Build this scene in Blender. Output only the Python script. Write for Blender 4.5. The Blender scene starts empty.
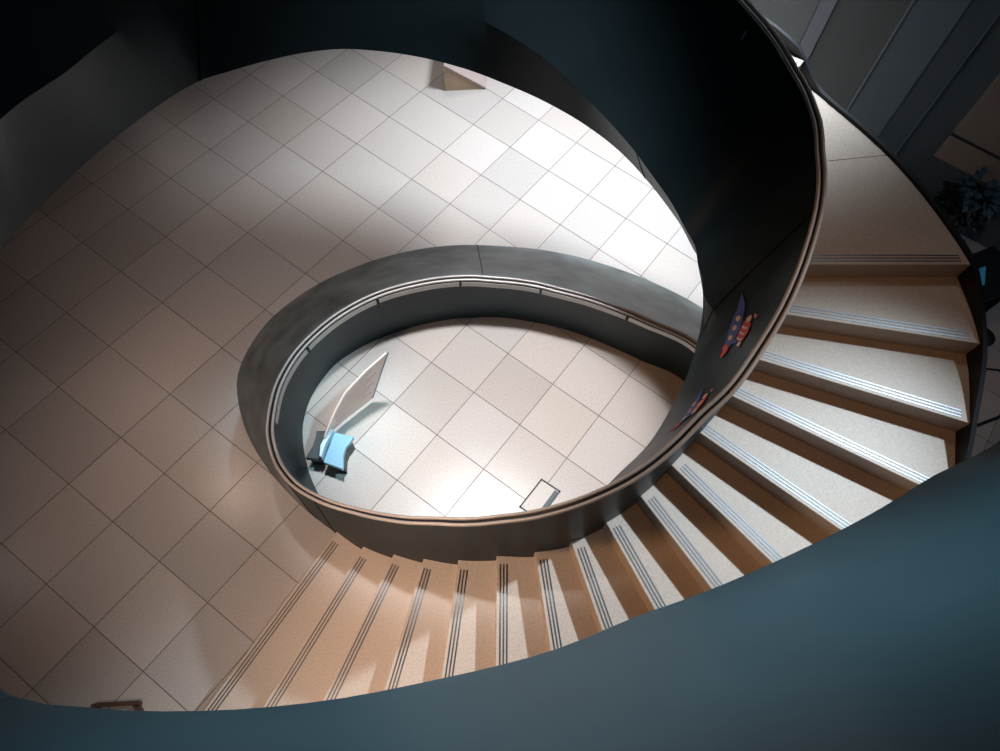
import bpy, bmesh, math, random
import numpy as np
from mathutils import Vector, Matrix
random.seed(7)
scn = bpy.context.scene
COL = scn.collection
CEN=(-.45,2.4)
def pchip(xs,ys):
    xs=np.array(xs,float); ys=np.array(ys,float)
    h=np.diff(xs); d=np.diff(ys)/h; m=np.zeros(len(xs))
    for i in range(1,len(xs)-1):
        if d[i-1]*d[i]>0:
            w1=2*h[i]+h[i-1]; w2=h[i]+2*h[i-1]
            m[i]=(w1+w2)/(w1/d[i-1]+w2/d[i])
    m[0]=d[0]; m[-1]=d[-1]
    def f(t):
        t=min(max(t,xs[0]),xs[-1]); i=min(int(np.searchsorted(xs,t,'right'))-1,len(h)-1)
        s=(t-xs[i])/h[i]; a=ys[i]; b=ys[i+1]
        return float((1+2*s)*(1-s)**2*a+s*(1-s)**2*h[i]*m[i]+s*s*(3-2*s)*b+s*s*(s-1)*h[i]*m[i+1])
    return f
RAIL=[(-20,1.95,.85),(0,2.25,.85),(15,2.33,.85),(33.6,2.12,.85),(46.3,1.83,.85),(62.4,1.61,.85),(80.9,1.48,.85),(100.6,1.45,.85),(112.1,1.48,.85),(130.3,1.56,.85),(147.4,1.68,.85),(165.4,1.81,.85),(177.7,1.89,.85),(187.9,1.92,.85),(196.4,1.92,.85),(204.9,1.88,.86),(214.1,1.78,.95),(225.2,1.61,1.11),(238.2,1.43,1.30),(251.7,1.32,1.51),(266.9,1.25,1.72),(281.3,1.24,1.89),(296.1,1.28,2.08),(309.4,1.34,2.27),(322.3,1.41,2.46),(333.3,1.46,2.62),(339.2,1.49,2.71),(347,1.57,2.84),(356.2,1.65,2.98),(364.6,1.74,3.14),(373.9,1.84,3.32),(381.5,1.92,3.47),(388.1,1.98,3.55),(397.5,2.14,3.56),(404.2,2.20,3.60),(411,2.16,3.73),(418.8,2.11,3.85),(440,1.90,4.2),(460,1.80,4.45),(490,1.84,4.75),(520,2.0,5.0),(545,2.15,5.2),(572,2.45,5.45),(600,3.0,5.7),(620,3.05,5.8),(634,2.8,5.84),(660,2.55,5.84),(690,2.7,5.84),(720,3.0,5.84)]
LOW=[(-20,1.8,0),(0,2.2,0),(15,2.42,0),(33.6,2.226,0),(45.6,1.92,0),(59.5,1.725,0),(75.1,1.605,0),(91.5,1.542,0),(108,1.537,0),(124,1.581,0),(139.5,1.665,0),(154.1,1.788,0),(165.9,1.88,0),(177.4,1.905,0),(185.8,1.886,0),(190.6,1.853,0),(204,1.75,0),(225,1.57,0),(245,1.36,.03),(262,1.22,.25),(280,1.15,.5),(300,1.13,.77),(320,1.16,1.04),(338.5,1.23,1.30),(349.9,1.33,1.49),(361.9,1.42,1.69),(367.8,1.48,1.80),(377.3,1.56,1.98),(384.9,1.63,2.14),(392,1.70,2.16),(400.9,1.80,2.17),(408.5,1.78,2.29),(415.4,1.745,2.41),(422,1.735,2.50),(430,1.71,2.63),(441.6,1.65,2.81),(452.5,1.58,2.98),(463,1.54,3.12),(473,1.525,3.25),(483,1.55,3.35),(492,1.59,3.43),(500.5,1.64,3.5),(509,1.68,3.56),(515,1.71,3.6),(523.4,1.76,3.66),(529,1.81,3.7),(541,1.84,3.8),(552.4,1.90,3.9),(563,2.0,4.0),(572.5,2.13,4.1),(590,2.42,4.27),(613.3,2.69,4.44),(618.7,2.62,4.44),(624,2.54,4.44),(631,2.44,4.44),(638,2.35,4.44),(645.5,2.28,4.44),(653.8,2.21,4.44),(664.3,2.19,4.44),(680,2.24,4.44),(689,2.35,4.44),(705,2.5,4.44),(720,2.75,4.44)]
FOLD=[(381,1.49,2.48),(388.3,1.49,2.58),(397.9,1.56,2.58),(409,1.53,2.72),(419,1.48,2.89),(437.7,1.46,3.17),(453.3,1.478,3.42),(464.5,1.52,3.55),(490,1.65,3.85),(510,1.80,3.99),(527,1.88,4.1),(532.3,1.84,4.15),(549.6,1.84,4.3),(566,1.91,4.5)]
BASE=[(-20,2.6,0),(0,2.95,0),(15,3.2,0),(33,3.15,0),(47.9,2.974,0),(61.6,2.771,0),(74.5,2.633,0),(87.7,2.553,0),(101,2.513,0),(114.1,2.543,0),(127,2.59,0),(139.8,2.654,0),(152.8,2.734,0),(163.1,2.767,0),(171.3,2.742,0),(176.8,2.69,0),(181.8,2.584,0),(190,2.384,0),(197.8,2.183,0),(207.2,1.963,0),(224,1.668,0),(236.4,1.555,0),(247.2,1.443,.19),(258.3,1.369,.35),(270.8,1.32,.51),(284.5,1.29,.68),(297,1.337,.84),(308.2,1.388,1.0),(319.3,1.425,1.16),(330.5,1.469,1.33),(341.2,1.53,1.49),(351,1.6,1.65),(361.3,1.69,1.82),(369.4,1.79,1.98),(378,1.9,2.14),(385.8,1.99,2.3),(397.5,2.17,2.3),(404.2,2.23,2.3),(411,2.2,2.45),(418.8,2.15,2.58),(440,2.07,2.9),(460,2.05,3.2),(490,2.15,3.55),(520,2.3,3.78),(545,2.45,3.95),(572,2.7,4.2),(600,3.05,4.45),(620,3.1,4.55),(634,2.85,4.55),(660,2.6,4.55),(690,2.75,4.55),(720,3.05,4.55)]
OUT=[(225,3.42),(238,3.34),(251,3.2),(264,3.1),(283,3.08),(303.5,3.13),(332.6,3.24),(352.7,3.40),(362,3.444),(371.6,3.532),(381,3.563),(387,3.54),(392.6,3.524),(398.8,3.509),(404.5,3.488),(410,3.475),(415,3.50),(422,3.46),(427,3.41),(440,3.38),(480,3.48),(520,3.7),(560,4.0),(620,4.4),(720,4.4)]
RISE=.163
TH=[(0,0),(217,0),(225.4,1),(236.4,2),(247.2,3),(258.3,4),(270.8,5),(284.5,6),(297.1,7),(308.2,8),(319.3,9),(330.5,10),(341.2,11),(351.1,12),(361.3,13),(369.4,14),(378,15),(385.8,16),(404,16),(410.5,17)]
def table(T,i): return pchip([a[0] for a in T],[a[i] for a in T])
rR,zR=table(RAIL,1),table(RAIL,2); rL,zL=table(LOW,1),table(LOW,2); rF,zF=table(FOLD,1),table(FOLD,2); rO,zO=table(BASE,1),table(BASE,2); rU=table(OUT,1)
def pt(t,r,z): a=math.radians(t); return np.array([CEN[0]+r*math.cos(a),CEN[1]+r*math.sin(a),z])
def rail(t,off=0.,dz=0.): return pt(t,rR(t)+off,zR(t)+dz)
def low(t): return pt(t,rL(t),zL(t))
def fold(t):
    a=low(t); b=rail(t,-.035)
    s=a+(b-a)*.3
    w=min(1,max(0,(t-372)/10))*min(1,max(0,(596-t)/26)); w=w*w*(3-2*w)
    if w<=0: return s
    return s*(1-w)+pt(t,rF(t),zF(t))*w
def base(t): return pt(t,rO(t),zO(t))
def zt(t):
    if t<=410.5: return float(np.interp(t,[a[0] for a in TH],[a[1]*RISE for a in TH]))
    return zL(t)+.45
def inner(t,s):
    """inner face, s=0 lower edge .. 1 rail, piecewise through fold"""
    a,f,b=low(t),fold(t),rail(t,-.035)
    return a+(f-a)*(s/.3) if s<.3 else f+(b-f)*((s-.3)/.7)

# ------------------------------------------------------------------ helpers
def mesh_obj(name, verts, faces, mats, parent=None, mat_idx=None, smooth=False, sharp=None):
    me = bpy.data.meshes.new(name)
    me.from_pydata([tuple(map(float, v)) for v in verts], [], faces)
    mats = mats if isinstance(mats, (list, tuple)) else [mats]
    for m in mats: me.materials.append(m)
    if mat_idx is not None:
        for p, i in zip(me.polygons, mat_idx): p.material_index = i
    me.validate(); me.update()
    bm = bmesh.new(); bm.from_mesh(me)
    bmesh.ops.recalc_face_normals(bm, faces=bm.faces)
    if smooth:
        for f in bm.faces: f.smooth = True
        ang = math.radians(sharp if sharp else 30)
        for e in bm.edges:
            if len(e.link_faces) == 2 and e.calc_face_angle(0) > ang: e.smooth = False
    bm.to_mesh(me); bm.free()
    o = bpy.data.objects.new(name, me); COL.objects.link(o)
    if parent is not None:
        o.parent = parent
        o.matrix_parent_inverse = Matrix.Translation(-Vector(parent.location)) if parent.type == 'EMPTY' and parent.parent is None else Matrix.Identity(4)
    return o

def thing(name, label, cat, loc=(0, 0, 0), group=None):
    o = bpy.data.objects.new(name, None); COL.objects.link(o)
    o.location = loc; o.empty_display_size = .1
    o['label'] = label; o['category'] = cat
    if group: o['group'] = group
    return o

def tag(o, label, cat, group=None):
    o['label'] = label; o['category'] = cat
    if group: o['group'] = group
    return o

def struct(o):
    o['kind'] = 'structure'; return o

def loft(rings, closed=True, caps=True):
    """rings: list of point lists of equal length"""
    n = len(rings[0]); V = [p for r in rings for p in r]; F = []
    for i in range(len(rings) - 1):
        for j in range(n if closed else n - 1):
            k = (j + 1) % n
            F.append((i*n + j, i*n + k, (i+1)*n + k, (i+1)*n + j))
    if caps and closed:
        F.append(tuple(range(n))[::-1]); F.append(tuple(range((len(rings)-1)*n, len(rings)*n)))
    return V, F

def tube(path, r, n=10, closed=False):
    path = [Vector(p) for p in path]; rings = []
    for i, p in enumerate(path):
        a = path[max(i-1, 0)]; b = path[min(i+1, len(path)-1)]
        t = (b - a).normalized()
        up = Vector((0, 0, 1)) if abs(t.z) < .95 else Vector((1, 0, 0))
        s = t.cross(up).normalized(); u = s.cross(t).normalized()
        rings.append([p + r*(math.cos(2*math.pi*k/n)*s + math.sin(2*math.pi*k/n)*u) for k in range(n)])
    return loft(rings)

def join(parts):
    V, F = [], []
    for v, f in parts:
        o = len(V); V += list(v); F += [tuple(i + o for i in q) for q in f]
    return V, F

def box(c, sx, sy, sz, yaw=0.):
    """box standing with its base centre at c"""
    ca, sa = math.cos(yaw), math.sin(yaw); V = []
    for z in (0, sz):
        for x, y in ((-1, -1), (1, -1), (1, 1), (-1, 1)):
            X, Y = x*sx/2, y*sy/2
            V.append((c[0] + X*ca - Y*sa, c[1] + X*sa + Y*ca, c[2] + z))
    F = [(3, 2, 1, 0), (4, 5, 6, 7), (0, 1, 5, 4), (1, 2, 6, 5), (2, 3, 7, 6), (3, 0, 4, 7)]
    return V, F

def prism(poly, z0, z1):
    n = len(poly)
    V = [(p[0], p[1], z0) for p in poly] + [(p[0], p[1], z1) for p in poly]
    F = [tuple(range(n))[::-1], tuple(range(n, 2*n))] + [(i, (i+1) % n, n + (i+1) % n, n + i) for i in range(n)]
    return V, F

def bevel(o, w, seg=2):
    m = o.modifiers.new('bevel', 'BEVEL'); m.width = w; m.segments = seg; m.limit_method = 'ANGLE'; m.angle_limit = math.radians(40)
    return o

# ------------------------------------------------------------------ materials
def mat(name, col, rough=.5, metal=0., spec=.5, noise=None, speck=None, bump=0., coat=0.):
    m = bpy.data.materials.new(name); m.use_nodes = True
    nt = m.node_tree; b = nt.nodes['Principled BSDF']
    b.inputs['Base Color'].default_value = (*col, 1); b.inputs['Roughness'].default_value = rough
    b.inputs['Metallic'].default_value = metal; b.inputs['Specular IOR Level'].default_value = spec
    b.inputs['Coat Weight'].default_value = coat
    tc = nt.nodes.new('ShaderNodeTexCoord'); out = None
    if noise:
        sc, amt, det = noise
        n = nt.nodes.new('ShaderNodeTexNoise'); n.inputs['Scale'].default_value = sc; n.inputs['Detail'].default_value = det
        nt.links.new(tc.outputs['Object'], n.inputs['Vector'])
        mx = nt.nodes.new('ShaderNodeMix'); mx.data_type = 'RGBA'
        mx.inputs['A'].default_value = (*[c*(1-amt) for c in col], 1); mx.inputs['B'].default_value = (*[min(1, c*(1+amt)) for c in col], 1)
        rp = nt.nodes.new('ShaderNodeMapRange'); rp.inputs['From Min'].default_value = .3; rp.inputs['From Max'].default_value = .7
        nt.links.new(n.outputs['Fac'], rp.inputs['Value']); nt.links.new(rp.outputs['Result'], mx.inputs['Factor'])
        out = mx.outputs['Result']
    if speck:
        sc, amt, th = speck
        n = nt.nodes.new('ShaderNodeTexNoise'); n.inputs['Scale'].default_value = sc; n.inputs['Detail'].default_value = 3
        nt.links.new(tc.outputs['Object'], n.inputs['Vector'])
        rp = nt.nodes.new('ShaderNodeMapRange'); rp.inputs['From Min'].default_value = th; rp.inputs['From Max'].default_value = th + .06
        rp.inputs['To Max'].default_value = amt
        nt.links.new(n.outputs['Fac'], rp.inputs['Value'])
        mx = nt.nodes.new('ShaderNodeMix'); mx.data_type = 'RGBA'
        nt.links.new(rp.outputs['Result'], mx.inputs['Factor'])
        if out: nt.links.new(out, mx.inputs['A'])
        else: mx.inputs['A'].default_value = (*col, 1)
        mx.inputs['B'].default_value = (*[c*.35 for c in col], 1)
        out = mx.outputs['Result']
    if out: nt.links.new(out, b.inputs['Base Color'])
    if bump:
        n = nt.nodes.new('ShaderNodeTexNoise'); n.inputs['Scale'].default_value = 3.; n.inputs['Detail'].default_value = 4
        nt.links.new(tc.outputs['Object'], n.inputs['Vector'])
        bp = nt.nodes.new('ShaderNodeBump'); bp.inputs['Strength'].default_value = bump; bp.inputs['Distance'].default_value = .02
        nt.links.new(n.outputs['Fac'], bp.inputs['Height']); nt.links.new(bp.outputs['Normal'], b.inputs['Normal'])
    return m

def floor_mat():
    m = mat('limestone_floor', (.55, .495, .465), rough=.29, spec=.42, noise=(70, .13, 5), speck=(60, .4, .665))
    nt = m.node_tree; b = nt.nodes['Principled BSDF']
    src = b.inputs['Base Color'].links[0].from_socket
    at = nt.nodes.new('ShaderNodeAttribute'); at.attribute_name = 'tile_tone'
    mx = nt.nodes.new('ShaderNodeMix'); mx.data_type = 'RGBA'; mx.blend_type = 'MULTIPLY'; mx.inputs['Factor'].default_value = 1
    nt.links.new(src, mx.inputs['A']); nt.links.new(at.outputs['Color'], mx.inputs['B'])
    nt.links.new(mx.outputs['Result'], b.inputs['Base Color'])
    return m

M = {}
M['floor'] = floor_mat()
M['grout'] = mat('grout', (.16, .12, .10), .8)
M['stone'] = mat('stair_limestone', (.55, .47, .41), rough=.5, spec=.4, noise=(80, .13, 5), speck=(70, .45, .655))
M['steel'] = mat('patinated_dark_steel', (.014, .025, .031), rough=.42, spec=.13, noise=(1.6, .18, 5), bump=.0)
M['lit_patina'] = mat('lit_patina_steel', (.112, .134, .138), rough=.36, spec=.5, noise=(3.2, .62, 9), bump=.03)  # mottled steel made paler: light on the ring's outer face put into its colour
M['steel_black'] = mat('black_steel', (.012, .014, .018), rough=.45, spec=.3)
M['rail'] = mat('brushed_handrail', (.50, .46, .44), rough=.42, metal=.35)
M['lip'] = mat('pale_steel_strip', (.40, .39, .38), rough=.4, metal=.6)
M['seam'] = mat('seam', (.006, .006, .007), .8, spec=.1)
M['grip'] = mat('grip_strip_steel', (.16, .17, .19), rough=.42, metal=1.)
M['soffit'] = mat('soffit_steel', (.03, .032, .035), .5)

# ------------------------------------------------------------------ floor with its stone courses
YAW = math.radians(-24.32871524737611)
E1 = (math.cos(YAW), math.sin(YAW)); E2 = (-math.sin(YAW), math.cos(YAW))
US = [-6.97, -6.39, -5.79, -5.16, -4.28, -3.69, -3.09, -2.49, -1.92]
VS = [-1.35, -.66, -.08, .51, 1.18, 1.78, 2.38, 2.97, 3.57, 4.16, 4.76, 5.36, 5.98]
while US[0] > -13.5: US.insert(0, US[0] - .595)
while US[-1] < 9: US.append(US[-1] + .595)
while VS[0] > -7: VS.insert(0, VS[0] - .595)
while VS[-1] < 13: VS.append(VS[-1] + .595)
def build_floor():
    V, F, mi, tone = [], [], [], []
    g = .0035
    def W(u, v, z): return (u*E1[0] + v*E2[0], u*E1[1] + v*E2[1], z)
    # grout bed
    V += [W(US[0], VS[0], -.004), W(US[-1], VS[0], -.004), W(US[-1], VS[-1], -.004), W(US[0], VS[-1], -.004)]
    F.append((0, 1, 2, 3)); mi.append(1); tone.append(1)
    V += [W(US[0], VS[0], -.12), W(US[-1], VS[0], -.12), W(US[-1], VS[-1], -.12), W(US[0], VS[-1], -.12)]
    F.append((7, 6, 5, 4)); mi.append(1); tone.append(1)
    for i in range(4):
        j = (i+1) % 4; F.append((i+4, j+4, j, i)); mi.append(1); tone.append(1)
    for a, b in zip(US, US[1:]):
        for c, d in zip(VS, VS[1:]):
            o = len(V)
            V += [W(a+g, c+g, 0), W(b-g, c+g, 0), W(b-g, d-g, 0), W(a+g, d-g, 0)]
            F.append((o, o+1, o+2, o+3)); mi.append(0); tone.append(random.uniform(.88, 1.06))
    me = bpy.data.meshes.new('floor'); me.from_pydata(V, [], F)
    me.materials.append(M['floor']); me.materials.append(M['grout'])
    for p, i in zip(me.polygons, mi): p.material_index = i
    ca = me.color_attributes.new('tile_tone', 'FLOAT_COLOR', 'CORNER')
    for p, t in zip(me.polygons, tone):
        w = random.uniform(-.02, .02)
        for l in p.loop_indices: ca.data[l].color = (t*(1+w), t, t*(1-w), 1)
    o = bpy.data.objects.new('floor', me); COL.objects.link(o); struct(o)
build_floor()

# ------------------------------------------------------------------ the staircase
stair = thing('spiral_staircase', 'oval spiral staircase of pale stone steps inside a dark steel balustrade ribbon', 'staircase', (0, 0, 0))

def rangef(a, b, s):
    n = max(2, int(math.ceil((b-a)/s)) + 1)
    return [a + (b-a)*i/(n-1) for i in range(n)]

# balustrade: one continuous steel ribbon, a wedge in section, from the floor ring to the gallery
def section(t):
    a, f, o = low(t), fold(t), base(t)
    b = rail(t, -.035); c = rail(t, .03)
    fi = [a, a + (f-a)*.5, f] + [f + (b-f)*k/5 for k in range(1, 5)] + [b]
    ou = [c] + [c + (o-c)*k/4 for k in range(1, 4)] + [o]
    return fi + ou
TB = rangef(-20, 720, 2.0)
V, F = loft([section(t) for t in TB])
NS = len(section(0))
MI = [1 if (f // NS < len(TB) - 1 and 8 <= f % NS <= 11 and TB[min(f // NS, len(TB)-1)] < 214) else 0 for f in range(len(F))]  # outer face of the ring takes the paler, lit steel
bal = mesh_obj('balustrade', V, F, [M['steel'], M['lit_patina']], stair, mat_idx=MI, smooth=True, sharp=13)

# twin-line handrail along the top
for off in (-.026, .018):
    V, F = tube([rail(t, off, .012) for t in rangef(-20, 720, 2.)], .0125 if off < 0 else .0135, 8)
    hr = mesh_obj('handrail', V, F, M['rail'], stair, smooth=True, sharp=60)
V, F = loft([[rail(t, -.03, -.004), rail(t, .03, -.004), rail(t, .03, .004), rail(t, -.03, .004)] for t in rangef(-20, 720, 2.)])
mesh_obj('rail_cap', V, F, M['steel_black'], stair)
# pale strip hung under the rail on the inner side, in lengths with gaps at the brackets
cuts = [30, 52, 84, 116, 146, 172, 196]
for a, b in zip(cuts, cuts[1:]):
    a += .5; b -= .5
    rr = []
    for t in rangef(a, b, 2.):
        rr.append([pt(t, rR(t)-.045, zR(t)-.012), pt(t, rR(t)-.037, zR(t)-.012), pt(t, rR(t)-.037, zR(t)-.075), pt(t, rR(t)-.045, zR(t)-.075)])
    V, F = loft(rr)
    mesh_obj('rail_strip', V, F, M['lip'], stair)
for t in cuts[1:-1]:
    V, F = tube([pt(t, rR(t)-.03, zR(t)+.01), pt(t, rR(t)-.05, zR(t)-.04), pt(t, rR(t)-.05, zR(t)-.085)], .008, 6)
    mesh_obj('rail_bracket', V, F, M['steel_black'], stair)

# panel seams in the steel: thin raised beads
def seam(pts, r=.005):
    V, F = tube(pts, r, 6); mesh_obj('panel_seam', V, F, M['seam'], stair)
def outer_line(t0, t1): return [rail(t0, .03)*(1-k/6) + base(t1)*(k/6) + np.array([0, 0, .0]) for k in range(7)]
seam(outer_line(107, 107), .004); seam(outer_line(214.5, 216.5)); seam(outer_line(224.5, 223.2))
def inner_line(t0, t1, s0=0., s1=1.): return [inner(t0 + (t1-t0)*k/14, s0 + (s1-s0)*k/14) for k in range(15)]
seam(inner_line(377.5, 379.6), .006); seam(inner_line(422, 422, 0, .3), .005); seam(inner_line(529, 521.5, 0, .3), .006)

# steps
AK = {1:(-1.63,1.21),2:(-1.32,1.10),3:(-1.01,1.07),4:(-.73,1.06),5:(-.43,1.08),6:(-.13,1.15),7:(.16,1.21),8:(.41,1.31),9:(.63,1.47),10:(.83,1.68),11:(1.0,1.91),12:(1.13,2.15),13:(1.21,2.44),14:(1.27,2.68),15:(1.32,2.97),16:(1.33,3.26),17:(1.02,4.25)}
DK = {}
ANG = {1: -108.87, 2: -105.01, 3: -99.67, 4: -91.12, 5: -83.92, 6: -77.41, 7: -69.24, 8: -59.94, 9: -50.79, 10: -43.21, 11: -35.22, 12: -25.36, 13: -15.24, 14: -5.28, 15: 4.56, 16: 15.11, 17: 68.6}
for k in ANG: DK[k] = (math.cos(math.radians(ANG[k])), math.sin(math.radians(ANG[k])))
def ray_out(p, d, off=0.):
    s = .5
    while s < 4:
        x, y = p[0] + d[0]*s - CEN[0], p[1] + d[1]*s - CEN[1]
        t = math.degrees(math.atan2(y, x)) % 360
        if t < 200: t += 360
        if math.hypot(x, y) >= rU(t) + off: return s, t
        s += .004
    return s, t
def step_block(k, nxt, ztop, thick, inner_pts, outer_pts):
    poly = inner_pts + outer_pts[::-1]
    return prism(poly, ztop - thick, ztop)
NOSE = {}
for k in AK:
    s, t = ray_out(AK[k], DK[k]); NOSE[k] = (s, t)
def theta_of(p):
    t = math.degrees(math.atan2(p[1]-CEN[1], p[0]-CEN[0])) % 360
    return t if t > 200 else t + 360
STEPS = {}
for k in range(1, 17):
    a, d = AK[k], DK[k]; b, e = AK[k+1], DK[k+1]
    ia = (a[0] - d[0]*.03, a[1] - d[1]*.03); ib = (b[0] - e[0]*.03, b[1] - e[1]*.03)
    back = .02
    nb = (-e[1], e[0])                      # towards the climb
    if nb[0]*(b[0]-a[0]) + nb[1]*(b[1]-a[1]) < 0: nb = (-nb[0], -nb[1])
    ta, tb = theta_of(a), theta_of(b)
    inn = [ia] + [tuple(pt(t, (rO(t) if k < 12 else rR(t)) - .05, 0)[:2]) for t in rangef(ta, tb, 4)[1:-1]] + [(ib[0] + nb[0]*back, ib[1] + nb[1]*back)]
    oa, ob = NOSE[k], NOSE[k+1]
    pa = (a[0] + d[0]*oa[0], a[1] + d[1]*oa[0]); pb = (b[0] + e[0]*ob[0] + nb[0]*back, b[1] + e[1]*ob[0] + nb[1]*back)
    out = [pa] + [tuple(pt(t, rU(t), 0)[:2]) for t in rangef(oa[1], ob[1], 3)[1:-1]] + [pb]
    z = k*RISE
    V, F = prism(inn + out[::-1], max(0., z - .34), z)
    st = mesh_obj('step' if k < 16 else 'landing', V, F, M['stone'], stair)
    bevel(st, .006, 2)
    # three inlaid grip strips behind the nosing
    n = (-d[1], d[0])
    if n[0]*(b[0]-a[0]) + n[1]*(b[1]-a[1]) < 0: n = (-n[0], -n[1])
    L = oa[0]
    s0 = .06 if k < 12 else -.02
    for q in range(3):
        o0 = .026 + q*.026
        P = []
        for ss, oo in ((s0, o0), (L-.07, o0), (L-.07, o0+.011), (s0, o0+.011)):
            P.append((a[0] + d[0]*ss + n[0]*oo, a[1] + d[1]*ss + n[1]*oo))
        V, F = prism(P, z - .004, z + .0025)
        mesh_obj('grip_strip', V, F, M['grip'], st)
    STEPS[k] = st
# joint across the landing
ja, jb = np.array((1.36, 4.24)), np.array((2.34, 4.66)); jd = (jb-ja)/np.linalg.norm(jb-ja); jn = np.array((-jd[1], jd[0]))*.0035
V, F = prism([ja - jn, jb - jn, jb + jn, ja + jn], 16*RISE - .004, 16*RISE + .0012)
mesh_obj('landing_joint', V, F, M['grout'], STEPS[16])
# steps of the upper flight that begin behind the landing
for i in range(0, 5):
    t0, t1 = 411 + i*9.5, 411 + (i+1)*9.5
    z = (17+i)*RISE
    inn = [tuple(pt(t, rR(t) + .0, 0)[:2]) for t in rangef(t0, t1 + .5, 3)]
    to0, to1 = t0 + 5.5, t1 + 5.5
    out = [tuple(pt(t, rU(t), 0)[:2]) for t in rangef(to0, to1 + .4, 3)]
    V, F = prism(inn + out[::-1], z - .34, z)
    st = mesh_obj('step', V, F, M['stone'], stair); bevel(st, .006, 2)
    a, b = np.array(inn[0]), np.array(out[0]); d = (b-a)/np.hypot(*(b-a)); n = np.array((-d[1], d[0]))
    for q in range(3):
        o0 = .03 + q*.026; P = [tuple(a + d*s + n*o) for s, o in ((.05, o0), (1.3, o0), (1.3, o0+.011), (.05, o0+.011))]
        V, F = prism(P, z - .004, z + .0025); mesh_obj('grip_strip', V, F, M['grip'], st)

# slab under the treads, and the outer stringer curb (its own pitch: the nosings are not radial)
TO = sorted([(217., 0.)] + [(NOSE[k][1], k*RISE) for k in range(1, 17)] + [(NOSE[17][1] - 4, 16*RISE), (NOSE[17][1], 17*RISE)])
def zto(t):
    if t <= TO[-1][0]: return float(np.interp(t, [a[0] for a in TO], [a[1] for a in TO]))
    return max(TO[-1][1], zt(t - 5.5 if t < 470 else t))
rr = []
for t in rangef(262, 720, 2.):
    ri = max(rO(t), rR(t)) - .04; ru = rU(t)
    ti = max(.06, zt(t) - .30); to = max(.06, zto(t) - .38)
    bi = max(.003, min(ti - .05, zL(t) + .02)); bo = max(.003, to - .12)
    rr.append([pt(t, ri, ti), pt(t, ru, to), pt(t, ru, bo), pt(t, ri, bi)])
V, F = loft(rr); mesh_obj('flight_slab', V, F, M['soffit'], stair, smooth=True, sharp=30)
rr = []
for t in rangef(246, 720, 2.):
    top = zto(t) + .03; bot = max(.002, zto(t) - .50); ru = rU(t)
    rr.append([pt(t, ru, top), pt(t, ru + .035, top), pt(t, ru + .035, bot), pt(t, ru, bot)])
V, F = loft(rr); mesh_obj('stringer', V, F, M['steel_black'], stair, smooth=True, sharp=30)

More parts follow.
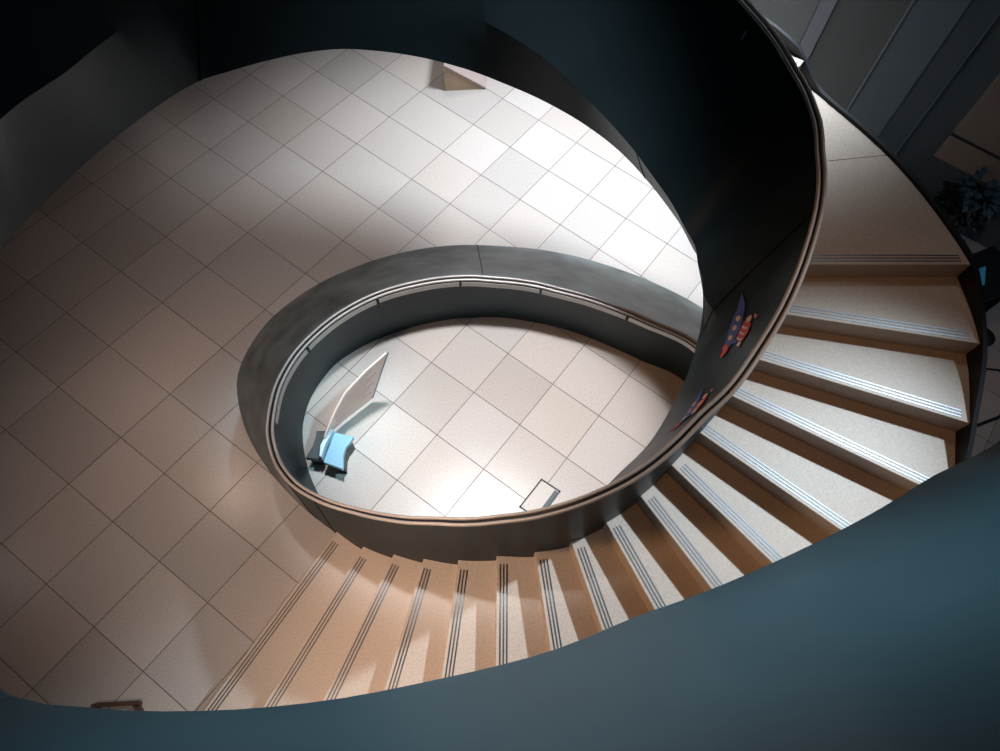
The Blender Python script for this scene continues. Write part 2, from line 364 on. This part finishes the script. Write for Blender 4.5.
# ------------------------------------------------------------------ rocket stickers on the inner face
M['ink_blue'] = mat('sticker_blue', (.03, .06, .28), .5); M['ink_tan'] = mat('sticker_tan', (.62, .42, .26), .5)
M['ink_red'] = mat('sticker_red', (.55, .03, .03), .5); M['ink_white'] = mat('sticker_white', (.62, .58, .60), .5)
M['ink_pink'] = mat('sticker_pink', (.55, .25, .30), .5)
def sticker(label, t0, s0, t1, s1, width, scale_patch, group):
    """flat decal laid on the curved inner face: local x along nose direction, y across"""
    A = inner(t0, s0); B = inner(t1, s1)       # tail, nose
    u = (B - A); L = np.linalg.norm(u); u = u/L
    mid = (A + B)/2
    up = inner((t0+t1)/2, min(1, (s0+s1)/2 + .25)) - inner((t0+t1)/2, (s0+s1)/2 - .1)
    up = up - u*(up @ u); v = up/np.linalg.norm(up)
    nrm = np.cross(u, v)
    if nrm @ (np.array([-.45, 2.4, mid[2]+1]) - mid) < 0: nrm = -nrm
    root = thing('rocket_sticker', label, 'sticker', tuple(mid), group)
    w = width
    def settle(x, y, lift):
        s = x/L + .5
        tt, ss = t0 + (t1-t0)*s, s0 + (s1-s0)*s
        base_p = inner(tt, ss) + v*y
        best = None; ct, cs, wt, ws = tt, ss, 8., .36
        for it in range(3):
            for dt in np.linspace(-wt, wt, 7):
                for ds in np.linspace(-ws, ws, 7):
                    q = inner(ct+dt, min(.98, max(.02, cs+ds))); e = np.sum((q-base_p)**2)
                    if best is None or e < best[0]: best = (e, q, ct+dt, min(.98, max(.02, cs+ds)))
            ct, cs = best[2], best[3]; wt /= 3; ws /= 3
        return best[1] + nrm*(lift + .004)
    def strip(prof, lift, name, m):
        """prof: (x, ylow, yhigh) stations along the nose direction"""
        rings = []
        for x, ya, yb in prof:
            ym = (ya+yb)/2
            rings.append([settle(x, ya, lift), settle(x, ym, lift), settle(x, yb, lift), settle(x, yb, lift-.003), settle(x, ym, lift-.003), settle(x, ya, lift-.003)])
        V, F = loft(rings); return mesh_obj(name, V, F, m, root)
    def dot(x0, y0, r, lift, name, m):
        strip([(x0 + r*math.cos(a), y0 - r*math.sin(a)*1.6, y0 + r*math.sin(a)*1.6) for a in np.linspace(math.pi*.97, .03*math.pi, 7)], lift, name, m)
    strip([(-.28*L, -w*.45, w*.45), (-.15*L, -w*.55, w*.55), (0, -w*.6, w*.6), (.14*L, -w*.5, w*.5), (.27*L, -w*.33, w*.33), (.38*L, -w*.17, w*.17), (.5*L, -w*.01, w*.01)], .006, 'rocket_body', M['ink_blue'])
    for x in (-.16, .0, .15): dot(x*L, 0, .045*L, .010, 'rocket_window', M['ink_tan'])
    strip([(-.5*L, -w*.02, w*.06), (-.42*L, -w*.32, w*.32), (-.36*L, -w*.42, w*.42), (-.29*L, -w*.36, w*.36)], .008, 'flame', M['ink_red'])
    strip([(-.47*L, -w*.34, -w*.25), (-.36*L, -w*.30, -w*.18)], .011, 'flame_gap', M['steel_black'])
    k = scale_patch; y0 = w*.72
    strip([(-.14*L, y0, y0+k*.6), (0, y0, y0+k*.66), (.15*L, y0, y0+k*.6)], .006, 'figure_patch', M['ink_red'])
    for x in (-.13, -.04, .05): strip([(x*L, y0+k*.06, y0+k*.52), ((x+.028)*L, y0+k*.06, y0+k*.52)], .010, 'figure_stripe', M['ink_white'])
    dot(.21*L, y0+k*.32, .055*L, .009, 'figure_head', M['ink_tan'])
    strip([(.25*L, y0+k*.62, y0+k*.7), (.3*L, y0+k*.5, y0+k*.8)], .007, 'figure_hat', M['ink_pink'])
    strip([(-.22*L, y0-k*.1, y0+k*.2), (-.15*L, y0-k*.1, y0+k*.26)], .007, 'figure_foot', M['ink_blue'])
    strip([(-.22*L, y0+k*.32, y0+k*.58), (-.15*L, y0+k*.36, y0+k*.6)], .007, 'figure_foot', M['ink_white'])
    return root
sticker('upper blue rocket sticker with tan dots high on the dark balustrade', 364.0, .51, 376.3, .53, .15, .24, 'rocket stickers on the balustrade')
sticker('lower blue rocket sticker close above the handrail, half foreshortened', 341.5, .66, 356.5, .52, .14, .22, 'rocket stickers on the balustrade')

# tiny pale tag on the dark face near the top
V, F = tube([inner(415.2, .965) + np.array([-.01, -.012, 0]), inner(415.2, .93) + np.array([-.01, -.012, 0])], .007, 6)
tag(mesh_obj('wall_tag', V, F, M['ink_white']), 'tiny white tag on the black balustrade face near its top', 'tag')

# ------------------------------------------------------------------ display stand on the floor inside the oval
M['board'] = mat('pale_pink_board', (.80, .65, .59), .5); M['board_ink'] = mat('board_text', (.60, .40, .34), .6)
M['board_edge'] = mat('board_edge', (.22, .28, .33), .5)
M['foot_blue'] = mat('light_blue_lacquer', (.24, .47, .62), .4); M['foot_dark'] = mat('dark_grey_lacquer', (.05, .065, .07), .45)
M['foot_white'] = mat('pale_blue_edge', (.60, .74, .80), .4)
ds = thing('display_stand', 'curved pale pink reading board standing on a blue and a dark grey foot', 'display', (-1.9, 2.0, 0))
Bt = [(-2.045, 2.075, .12), (-2.02, 2.14, .12), (-1.98, 2.22, .12), (-1.915, 2.33, .12), (-1.85, 2.43, .12), (-1.79, 2.52, .12), (-1.73, 2.61, .12)]
Tp = [(-1.97, 2.02, .35), (-1.945, 2.075, .43), (-1.92, 2.13, .50), (-1.875, 2.24, .61), (-1.82, 2.36, .71), (-1.67, 2.55, .85), (-1.51, 2.74, .95)]
NB = 10
def board_pt(i, s):
    f = i*(len(Bt)-1); k = min(int(f), len(Bt)-2); w = f - k
    b = np.array(Bt[k])*(1-w) + np.array(Bt[k+1])*w; t = np.array(Tp[k])*(1-w) + np.array(Tp[k+1])*w
    return b*(1-s) + t*s
def board_n(i, s):
    a = board_pt(min(1, i+.02), s) - board_pt(max(0, i-.02), s); b = board_pt(i, 1) - board_pt(i, 0)
    n = np.cross(a, b); n = n/np.linalg.norm(n)
    return n if n[0]*.6 - n[1]*.6 + n[2] > 0 else -n
rings = []
for a in np.linspace(0, 1, 25):
    n = board_n(a, .5)*.008
    rings.append([board_pt(a, s) + n for s in np.linspace(0, 1, 7)] + [board_pt(a, s) - n for s in np.linspace(1, 0, 7)])
V, F = loft(rings); mesh_obj('board', V, F, M['board'], ds, smooth=True, sharp=40)
tv = []
for row, s in enumerate(np.linspace(.24, .88, 9)):
    a0 = .36 + .03*((row*7) % 3); a1 = .93 - .04*((row*5) % 3)
    rg = [[board_pt(a, s + w) + board_n(a, s)*.0095 for w in (-.014, .014)] + [board_pt(a, s + w) + board_n(a, s)*.0082 for w in (.014, -.014)] for a in np.linspace(a0, a1, 9)]
    tv.append(loft(rg))
V, F = join(tv); mesh_obj('text_lines', V, F, M['board_ink'], ds)
V, F = tube([board_pt(1, s) for s in np.linspace(0, 1, 6)], .013, 8); mesh_obj('edge_trim', V, F, M['board_edge'], ds, smooth=True)
V, F = tube([board_pt(a, 0) for a in np.linspace(0, 1, 16)], .010, 8); mesh_obj('lower_trim', V, F, mat('board_trim', (.45, .32, .25), .5), ds, smooth=True)
def foot(poly, name, m, edge=None):
    V, F = prism(poly, .19, .25); o = mesh_obj(name, V, F, m, ds); bevel(o, .008)
    V, F = prism([(p[0]*.8 + .2*sum(q[0] for q in poly)/len(poly), p[1]*.8 + .2*sum(q[1] for q in poly)/len(poly)) for p in poly], 0, .19)
    mesh_obj('plinth', V, F, M['steel_black'], ds)  # black block standing in for the shadow under the foot
    return o
foot([(-1.93, 2.125), (-1.74, 2.12), (-1.752, 2.06), (-1.775, 2.0), (-1.775, 1.93), (-1.755, 1.86), (-1.73, 1.785), (-1.93, 1.812)], 'blue_foot', M['foot_blue'])
foot([(-2.095, 2.10), (-2.005, 2.12), (-2.012, 2.02), (-2.0, 1.92), (-1.98, 1.83), (-2.105, 1.815), (-2.09, 1.88), (-2.078, 1.95), (-2.082, 2.03)], 'dark_foot', M['foot_dark'])
cr = [(-1.955, 2.13), (-1.985, 2.03), (-1.992, 1.95), (-1.968, 1.845), (-1.945, 1.84), (-1.953, 1.95), (-1.945, 2.03), (-1.93, 2.13)]
V, F = prism(cr, 0.17, .31); bevel(mesh_obj('spine', V, F, M['foot_white'], ds), .004)

# ------------------------------------------------------------------ floor hatch near the rail
fh = thing('floor_hatch', 'square floor hatch outlined by a thin dark frame by the handrail', 'hatch', (.13, 2.0, 0))
hq = [np.array(p) for p in ((.11, 2.19), (.31, 2.11), (.165, 1.79), (-.04, 1.87))]
parts = []
for i in range(4):
    a, b = hq[i], hq[(i+1) % 4]; d = (b-a)/np.linalg.norm(b-a); n = np.array((-d[1], d[0])); w = .007
    parts.append(prism([a - n*w - d*w, b - n*w + d*w, b + n*w + d*w, a + n*w - d*w], .0, .008))
V, F = join(parts); mesh_obj('hatch_frame', V, F, M['steel_black'], fh)
V, F = prism([hq[0]*.97+hq[2]*.03, hq[1]*.97+hq[3]*.03, hq[2]*.97+hq[0]*.03, hq[3]*.97+hq[1]*.03], 0, .003); mesh_obj('hatch_lid', V, F, mat('hatch_stone', (.52, .47, .44), .4, speck=(40, .5, .64)), fh)
a, b = hq[1], hq[2]; d = (b-a)/np.linalg.norm(b-a); n = np.array((d[1], -d[0])); n = n if n @ (hq[0]-a) > 0 else -n
V, F = prism([a + d*.02, a + n*.045 + d*.02, a + n*.045 + d*.26, a + d*.26], .003, .012); mesh_obj('hinge_plate', V, F, mat('hinge_steel', (.05, .07, .09), .5), fh)

# ------------------------------------------------------------------ stone wedge at the far edge
M['wedge_top'] = mat('wedge_lit_stone', (.42, .33, .31), .6, noise=(5, .06, 4)); M['wedge_side'] = mat('wedge_shaded_stone', (.42, .29, .19), .6, noise=(6, .08, 4))  # lit top and shaded front put into two colours of one wedge
wd = thing('wedge_plinth', 'low tan wedge shaped plinth standing on the far floor under the stair edge', 'plinth', (-1.95, 7.3, 0))
a, b = np.array((-2.19, 7.12)), np.array((-1.70, 7.31)); d = (b-a)/np.linalg.norm(b-a); n = np.array((-.17, .985)); D = .55
V = [(*a, 0), (*b, 0), (*(b+n*D), 0), (*(a+n*D), 0), (*a, .38), (*b, .012), (*(b+n*D), .012), (*(a+n*D), .38)]
F = [(3, 2, 1, 0), (0, 1, 5, 4), (1, 2, 6, 5), (2, 3, 7, 6), (3, 0, 4, 7), (4, 5, 6, 7)]
mesh_obj('wedge_body', V, F, M['wedge_side'], wd)
V2 = [(*(a - d*.0 - n*.012), .388), (*(b - n*.012 + d*.01), .016), (*(b+n*(D+.01) + d*.01), .016), (*(a+n*(D+.01)), .388)]
V2 = V2 + [(p[0], p[1], p[2] + .02) for p in V2]
mesh_obj('sloping_top', V2, [(3, 2, 1, 0), (4, 5, 6, 7), (0, 1, 5, 4), (1, 2, 6, 5), (2, 3, 7, 6), (3, 0, 4, 7)], M['wedge_top'], wd)

# ------------------------------------------------------------------ low brown frame by the foot of the stair
M['brown'] = mat('dark_brown_wood', (.09, .045, .03), .45, noise=(14, .25, 4))
lf = thing('low_bracket_stand', 'low dark brown wooden frame on the floor left of the stair foot', 'stand', (-2.85, -.55, 0))
V, F = box((-2.89, -.47, .02), .34, .035, .035, math.radians(14)); bevel(mesh_obj('front_bar', V, F, M['brown'], lf), .004)
V, F = box((-2.66, -.53, .0), .045, .30, .05, math.radians(50)); bevel(mesh_obj('side_bar', V, F, M['brown'], lf), .004)
V, F = box((-3.02, -.60, .0), .03, .22, .05, math.radians(35)); bevel(mesh_obj('side_bar', V, F, M['brown'], lf), .004)
for x, y in ((-3.04, -.52), (-2.74, -.44)):
    V, F = box((x, y, 0), .035, .035, .05); mesh_obj('foot', V, F, M['brown'], lf)

# ------------------------------------------------------------------ right-hand wall with its panels
WO = np.array((4.73, 6.6)); WD = np.array((.923, -.385)); WD = WD/np.linalg.norm(WD); WN = np.array((WD[1], -WD[0]))   # WN points into the hall
if WN @ (np.array((0, 0)) - WO) < 0: WN = -WN
def wall_box(a0, a1, z0, z1, d0, d1):
    P = [WO + WD*a + WN*d for a, d in ((a0, d0), (a1, d0), (a1, d1), (a0, d1))]
    return prism(P, z0, z1)
M['wall'] = mat('blue_grey_wall', (.07, .10, .125), .6, noise=(1.5, .08, 3))
V, F = wall_box(-4.6, 4.5, 0, 5.2, -.2, 0); struct(mesh_obj('wall_right', V, F, M['wall']))
pan = [(-4.6, -2.94, .05, (.22, .245, .245)), (-2.93, -2.765, .075, (.30, .30, .36)), (-2.755, -2.085, .04, (.12, .135, .132)), (-2.08, -2.05, .07, (.24, .28, .31)), (-2.04, -1.575, .05, (.13, .18, .21)), (-1.57, -1.30, .03, (.07, .10, .13)), (-1.295, -1.275, .04, (.14, .19, .23))]
for i, (a0, a1, dd, c) in enumerate(pan):
    V, F = wall_box(a0, a1, 0, 5.2, 0, dd); struct(mesh_obj('trim_%d' % (i+1), V, F, mat('wall_panel_%d' % i, c, .55)))
M['tan_panel'] = mat('tan_wall_panel', (.30, .23, .19), .55, noise=(3, .06, 4))
tp = thing('wall_boarding', 'tan timber wall cabinet with a dark horizontal groove on the blue grey wall', 'boarding', tuple(WO + WD*.2) + (.83,))  # flat tan boards on the wall, split by a dark strip
V, F = wall_box(-.915, 1.6, .83, 1.15, 0, .06); mesh_obj('lower_panel', V, F, M['tan_panel'], tp)
V, F = wall_box(-.915, 1.6, 1.19, 2.6, 0, .06); mesh_obj('upper_panel', V, F, M['tan_panel'], tp)
V, F = wall_box(-.86, 1.6, 1.15, 1.19, 0, .035); mesh_obj('groove_strip', V, F, mat('navy_strip', (.02, .05, .09), .5), tp)

# ------------------------------------------------------------------ plant, desk, screen, stool and cable by the wall
def leafy(name, label, c, R, n, m1, m2):
    root = thing(name, label, 'plant', c)
    V, F = loft([[(c[0] + r*math.cos(a), c[1] + r*math.sin(a), z) for a in np.linspace(0, 2*math.pi, 17)[:-1]] for r, z in ((.13, 0), (.17, .30), (.18, .32), (.155, .32), (.15, .29))])
    mesh_obj('pot', V, F, M['steel_black'], root, smooth=True, sharp=40)
    V, F = tube([(c[0], c[1], .28), (c[0]+.02, c[1], .6), (c[0], c[1]+.02, .85)], .018, 6); mesh_obj('stem', V, F, M['brown'], root)
    for mm, cnt, zoff, nm in ((m1, n, 0, 'foliage'), (m2, n//4, .16, 'pale_foliage')):
        parts = []
        for i in range(cnt):
            a = random.uniform(0, 2*math.pi); e = random.uniform(-.3, 1.3) if nm == 'foliage' else random.uniform(.3, 1.2)
            rr = R*random.uniform(.35, 1.)
            p = Vector((c[0] + rr*math.cos(a)*math.cos(e*.7), c[1] + rr*math.sin(a)*math.cos(e*.7), .75 + zoff + R*.7*math.sin(e)))
            ax = Vector((math.cos(a), math.sin(a), random.uniform(-.5, .5))).normalized(); sd = ax.cross(Vector((0, 0, 1))).normalized()
            l = random.uniform(.10, .17); w = l*.32; dn = Vector((0, 0, -.03))
            vs = [p, p + ax*l*.5 + sd*w, p + ax*l + dn, p + ax*l*.5 - sd*w, p + ax*l*.5 + Vector((0, 0, .012))]
            parts.append((vs, [(0, 1, 4), (1, 2, 4), (2, 3, 4), (3, 0, 4)]))
        V, F = join(parts); mesh_obj(nm, V, F, mm, root)
    return root
leafy('potted_plant', 'dark leafy pot plant with pale blue grey leaf tips beside the landing', (4.25, 6.28, 0), .26, 150, mat('dark_leaf', (.012, .025, .025), .5), mat('pale_leaf', (.06, .12, .16), .5))
dk = thing('reception_desk', 'black desk on the lower floor beside the landing edge', 'desk', (4.32, 5.28, 0))
yd = math.radians(36)
def dko(x, y, z): return (4.32 + x*math.cos(yd) - y*math.sin(yd), 5.28 + x*math.sin(yd) + y*math.cos(yd), z)
V, F = box(dko(0, 0, .70), 1.0, .56, .04, yd); bevel(mesh_obj('desk_top', V, F, M['steel_black'], dk), .004)
for sx in (-.46, .46):
    V, F = box(dko(sx, 0, 0), .04, .5, .70, yd); mesh_obj('side_panel', V, F, M['steel_black'], dk)
V, F = box(dko(0, .24, .2), .88, .02, .5, yd); mesh_obj('back_panel', V, F, M['steel_black'], dk)
sc = thing('computer_screen', 'screen glowing blue on the black desk below the landing', 'screen', dko(-.32, -.06, .74))
M['screen'] = mat('screen_glow', (.02, .08, .14), .3)
b_ = M['screen'].node_tree.nodes['Principled BSDF']; b_.inputs['Emission Color'].default_value = (.05, .28, .5, 1); b_.inputs['Emission Strength'].default_value = .16
V, F = box(dko(-.32, -.06, .742), .16, .12, .015, yd); mesh_obj('screen_base', V, F, M['steel_black'], sc)
V, F = tube([dko(-.32, -.06, .75), dko(-.32, -.06, .88)], .015, 8); mesh_obj('screen_neck', V, F, M['steel_black'], sc)
def tilt_panel(c, w, h, th, yaw, tilt):
    R = Matrix.Rotation(yaw, 3, 'Z') @ Matrix.Rotation(tilt, 3, 'X')
    return [Vector(c) + R @ Vector((x*w/2, y*th/2, z*h/2)) for z in (-1, 1) for x, y in ((-1, -1), (1, -1), (1, 1), (-1, 1))], [(3, 2, 1, 0), (4, 5, 6, 7), (0, 1, 5, 4), (1, 2, 6, 5), (2, 3, 7, 6), (3, 0, 4, 7)]
V, F = tilt_panel(dko(-.32, -.06, .95), .36, .24, .025, yd, math.radians(-42)); mesh_obj('screen_case', V, F, M['steel_black'], sc)
V, F = tilt_panel(dko(-.32, -.0755, .964), .32, .20, .012, yd, math.radians(-42)); mesh_obj('screen_glass', V, F, M['screen'], sc)
stl = thing('round_stool', 'small black round stool on the pale floor right of the stair', 'stool', (4.52, 4.72, 0))
V, F = loft([[(4.52 + r*math.cos(a), 4.72 + r*math.sin(a), z) for a in np.linspace(0, 2*math.pi, 21)[:-1]] for r, z in ((.10, .44), (.12, .46), (.12, .49), (.09, .51))]); mesh_obj('seat', V, F, M['steel_black'], stl, smooth=True, sharp=40)
for i in range(4):
    a = math.pi/4 + i*math.pi/2; V, F = tube([(4.52 + .07*math.cos(a), 4.72 + .07*math.sin(a), .45), (4.52 + .13*math.cos(a), 4.72 + .13*math.sin(a), 0.0)], .012, 6); mesh_obj('leg', V, F, M['steel_black'], stl)
V, F = tube([(4.74, 4.48, .012), (4.79, 4.56, .012), (4.86, 4.64, .012), (5.0, 4.66, .012), (5.2, 4.62, .012), (5.6, 4.5, .012)], .012, 6)
tag(mesh_obj('power_cable', V, F, M['steel_black'], smooth=True), 'black cable curving over the floor right of the stair', 'cable')
V, F = prism([(4.6, 3.80), (5.9, 4.62), (5.88, 4.65), (4.58, 3.83)], 0, .012)
tag(mesh_obj('floor_channel', V, F, M['steel_black']), 'straight black channel strip on the floor right of the steps', 'channel')

# ------------------------------------------------------------------ camera
cam_d = bpy.data.cameras.new('camera'); cam_o = bpy.data.objects.new('camera', cam_d); COL.objects.link(cam_o)
R = [(0.9766298142998868, 0.19261299229352602, 0.09536477871993762), (-0.214928373698236, 0.8752292108229718, 0.43333546208639495), (0.0, 0.4437049286653599, -0.8961729388226738)]
m = Matrix(((R[0][0], R[1][0], -R[2][0], 0), (R[0][1], R[1][1], -R[2][1], 0), (R[0][2], R[1][2], -R[2][2], 6.5), (0, 0, 0, 1)))
cam_o.matrix_world = m
cam_d.sensor_fit = 'HORIZONTAL'; cam_d.sensor_width = 36; cam_d.lens = 683.567/1000*36
cam_d.shift_x = -(550.658 - 500)/1000; cam_d.shift_y = (386.632 - 375.5)/1000
cam_d.clip_start = .02
scn.camera = cam_o

# ------------------------------------------------------------------ light
def spot(name, loc, aim, power, col, size, blend, rad):
    l = bpy.data.lights.new(name, 'SPOT'); l.energy = power; l.color = col; l.spot_size = math.radians(size); l.spot_blend = blend; l.shadow_soft_size = rad
    o = bpy.data.objects.new(name, l); COL.objects.link(o); o.location = loc
    o.rotation_euler = (Vector(aim) - Vector(loc)).to_track_quat('-Z', 'Y').to_euler()
    return o
spot('daylight_back', (1.8, 7.1, 6.9), (-.25, 5.9, 0), 4700, (.84, .93, 1.0), 57, 1.0, .8)
spot('daylight_stair', (5.6, 5.6, 7.8), (.85, .45, 1.3), 3900, (.74, .90, 1.0), 28, 1.0, .18)
spot('back_fill', (-2.4, 8.6, 6.0), (-1.3, 5.2, 0), 560, (1.0, .92, .90), 70, 1.0, .8)  # fill added to lift the back-left floor and soften the flight's shadow
spot('warm_lamp', (-4.1, .2, 3.6), (.8, 1.0, 1.0), 420, (1.0, .56, .28), 72, 1.0, .4)
spot('stair_foot_fill', (-1.2, -1.3, 3.9), (-1.2, .6, .4), 300, (1.0, .82, .70), 72, 1.0, .4)  # fill added above the lowest steps to brighten them
spot('white_well_fill', (-.9, 3.7, 9.7), (-.45, 2.5, 0), 4400, (.95, .98, 1.0), 25, .6, .35)  # overhead fill added so the oval floor comes out bright and neutral
spot('band_cool_fill', (4.2, 6.0, 8.6), (.40, .32, 4.8), 13500, (.42, .86, 1.0), 15, 1.0, .4)  # cool spot added for the near balustrade band, standing in for sky light
spot('left_hall_lamp', (-4.8, 3.2, 5.0), (-3.3, 3.8, 0), 60, (1.0, .70, .55), 90, 1.0, .18)
spot('stair_side_lamp', (-4.08, 2.2, 3.5), (-2.4, 1.2, 0), 75, (1.0, .70, .55), 100, 1.0, .12)
spot('right_fill', (6.0, 4.2, 4.6), (5.0, 4.6, 0), 60, (.62, .80, 1.0), 90, 1.0, .3)  # fill added to raise the dark floor on the right
for i, (x, y, tx, ty) in enumerate(((-6.4, 3.6, -3.63, 2.04), (-8.9, 9.3, -5.05, 5.24), (-7.4, .64, -4.19, .36))):
    spot('ceiling_downlight', (x, y, 5.0), (tx, ty, 0), 24, (1.0, .86, .78), 50, 1.0, .12)
spot('landing_fill', (2.6, 5.6, 6.4), (2.2, 3.6, 2.6), 45, (1.0, .96, .92), 60, 1.0, .3)  # dim fill added to brighten the landing
spot('cool_well_fill', (3.2, 3.0, 9.2), (-2.0, 2.3, .2), 2900, (.50, .85, 1.0), 11, 1.0, .3)  # cool spot added to tint the ring's left inner face blue
spot('warm_flight_fill', (.9, 1.6, 6.3), (2.1, 2.4, 2.1), 75, (1.0, .50, .22), 62, 1.0, .2)  # unseen warm spot added in the well to turn the upper risers orange

w = bpy.data.worlds.new('world'); scn.world = w; w.use_nodes = True
bg = w.node_tree.nodes['Background']; bg.inputs['Color'].default_value = (*(.3, .6, .8), 1); bg.inputs['Strength'].default_value = .012
vs = scn.view_settings; vs.view_transform = 'Standard'; vs.look = 'None'; vs.gamma = 1; vs.exposure = 0.0; vs.use_curve_mapping = False
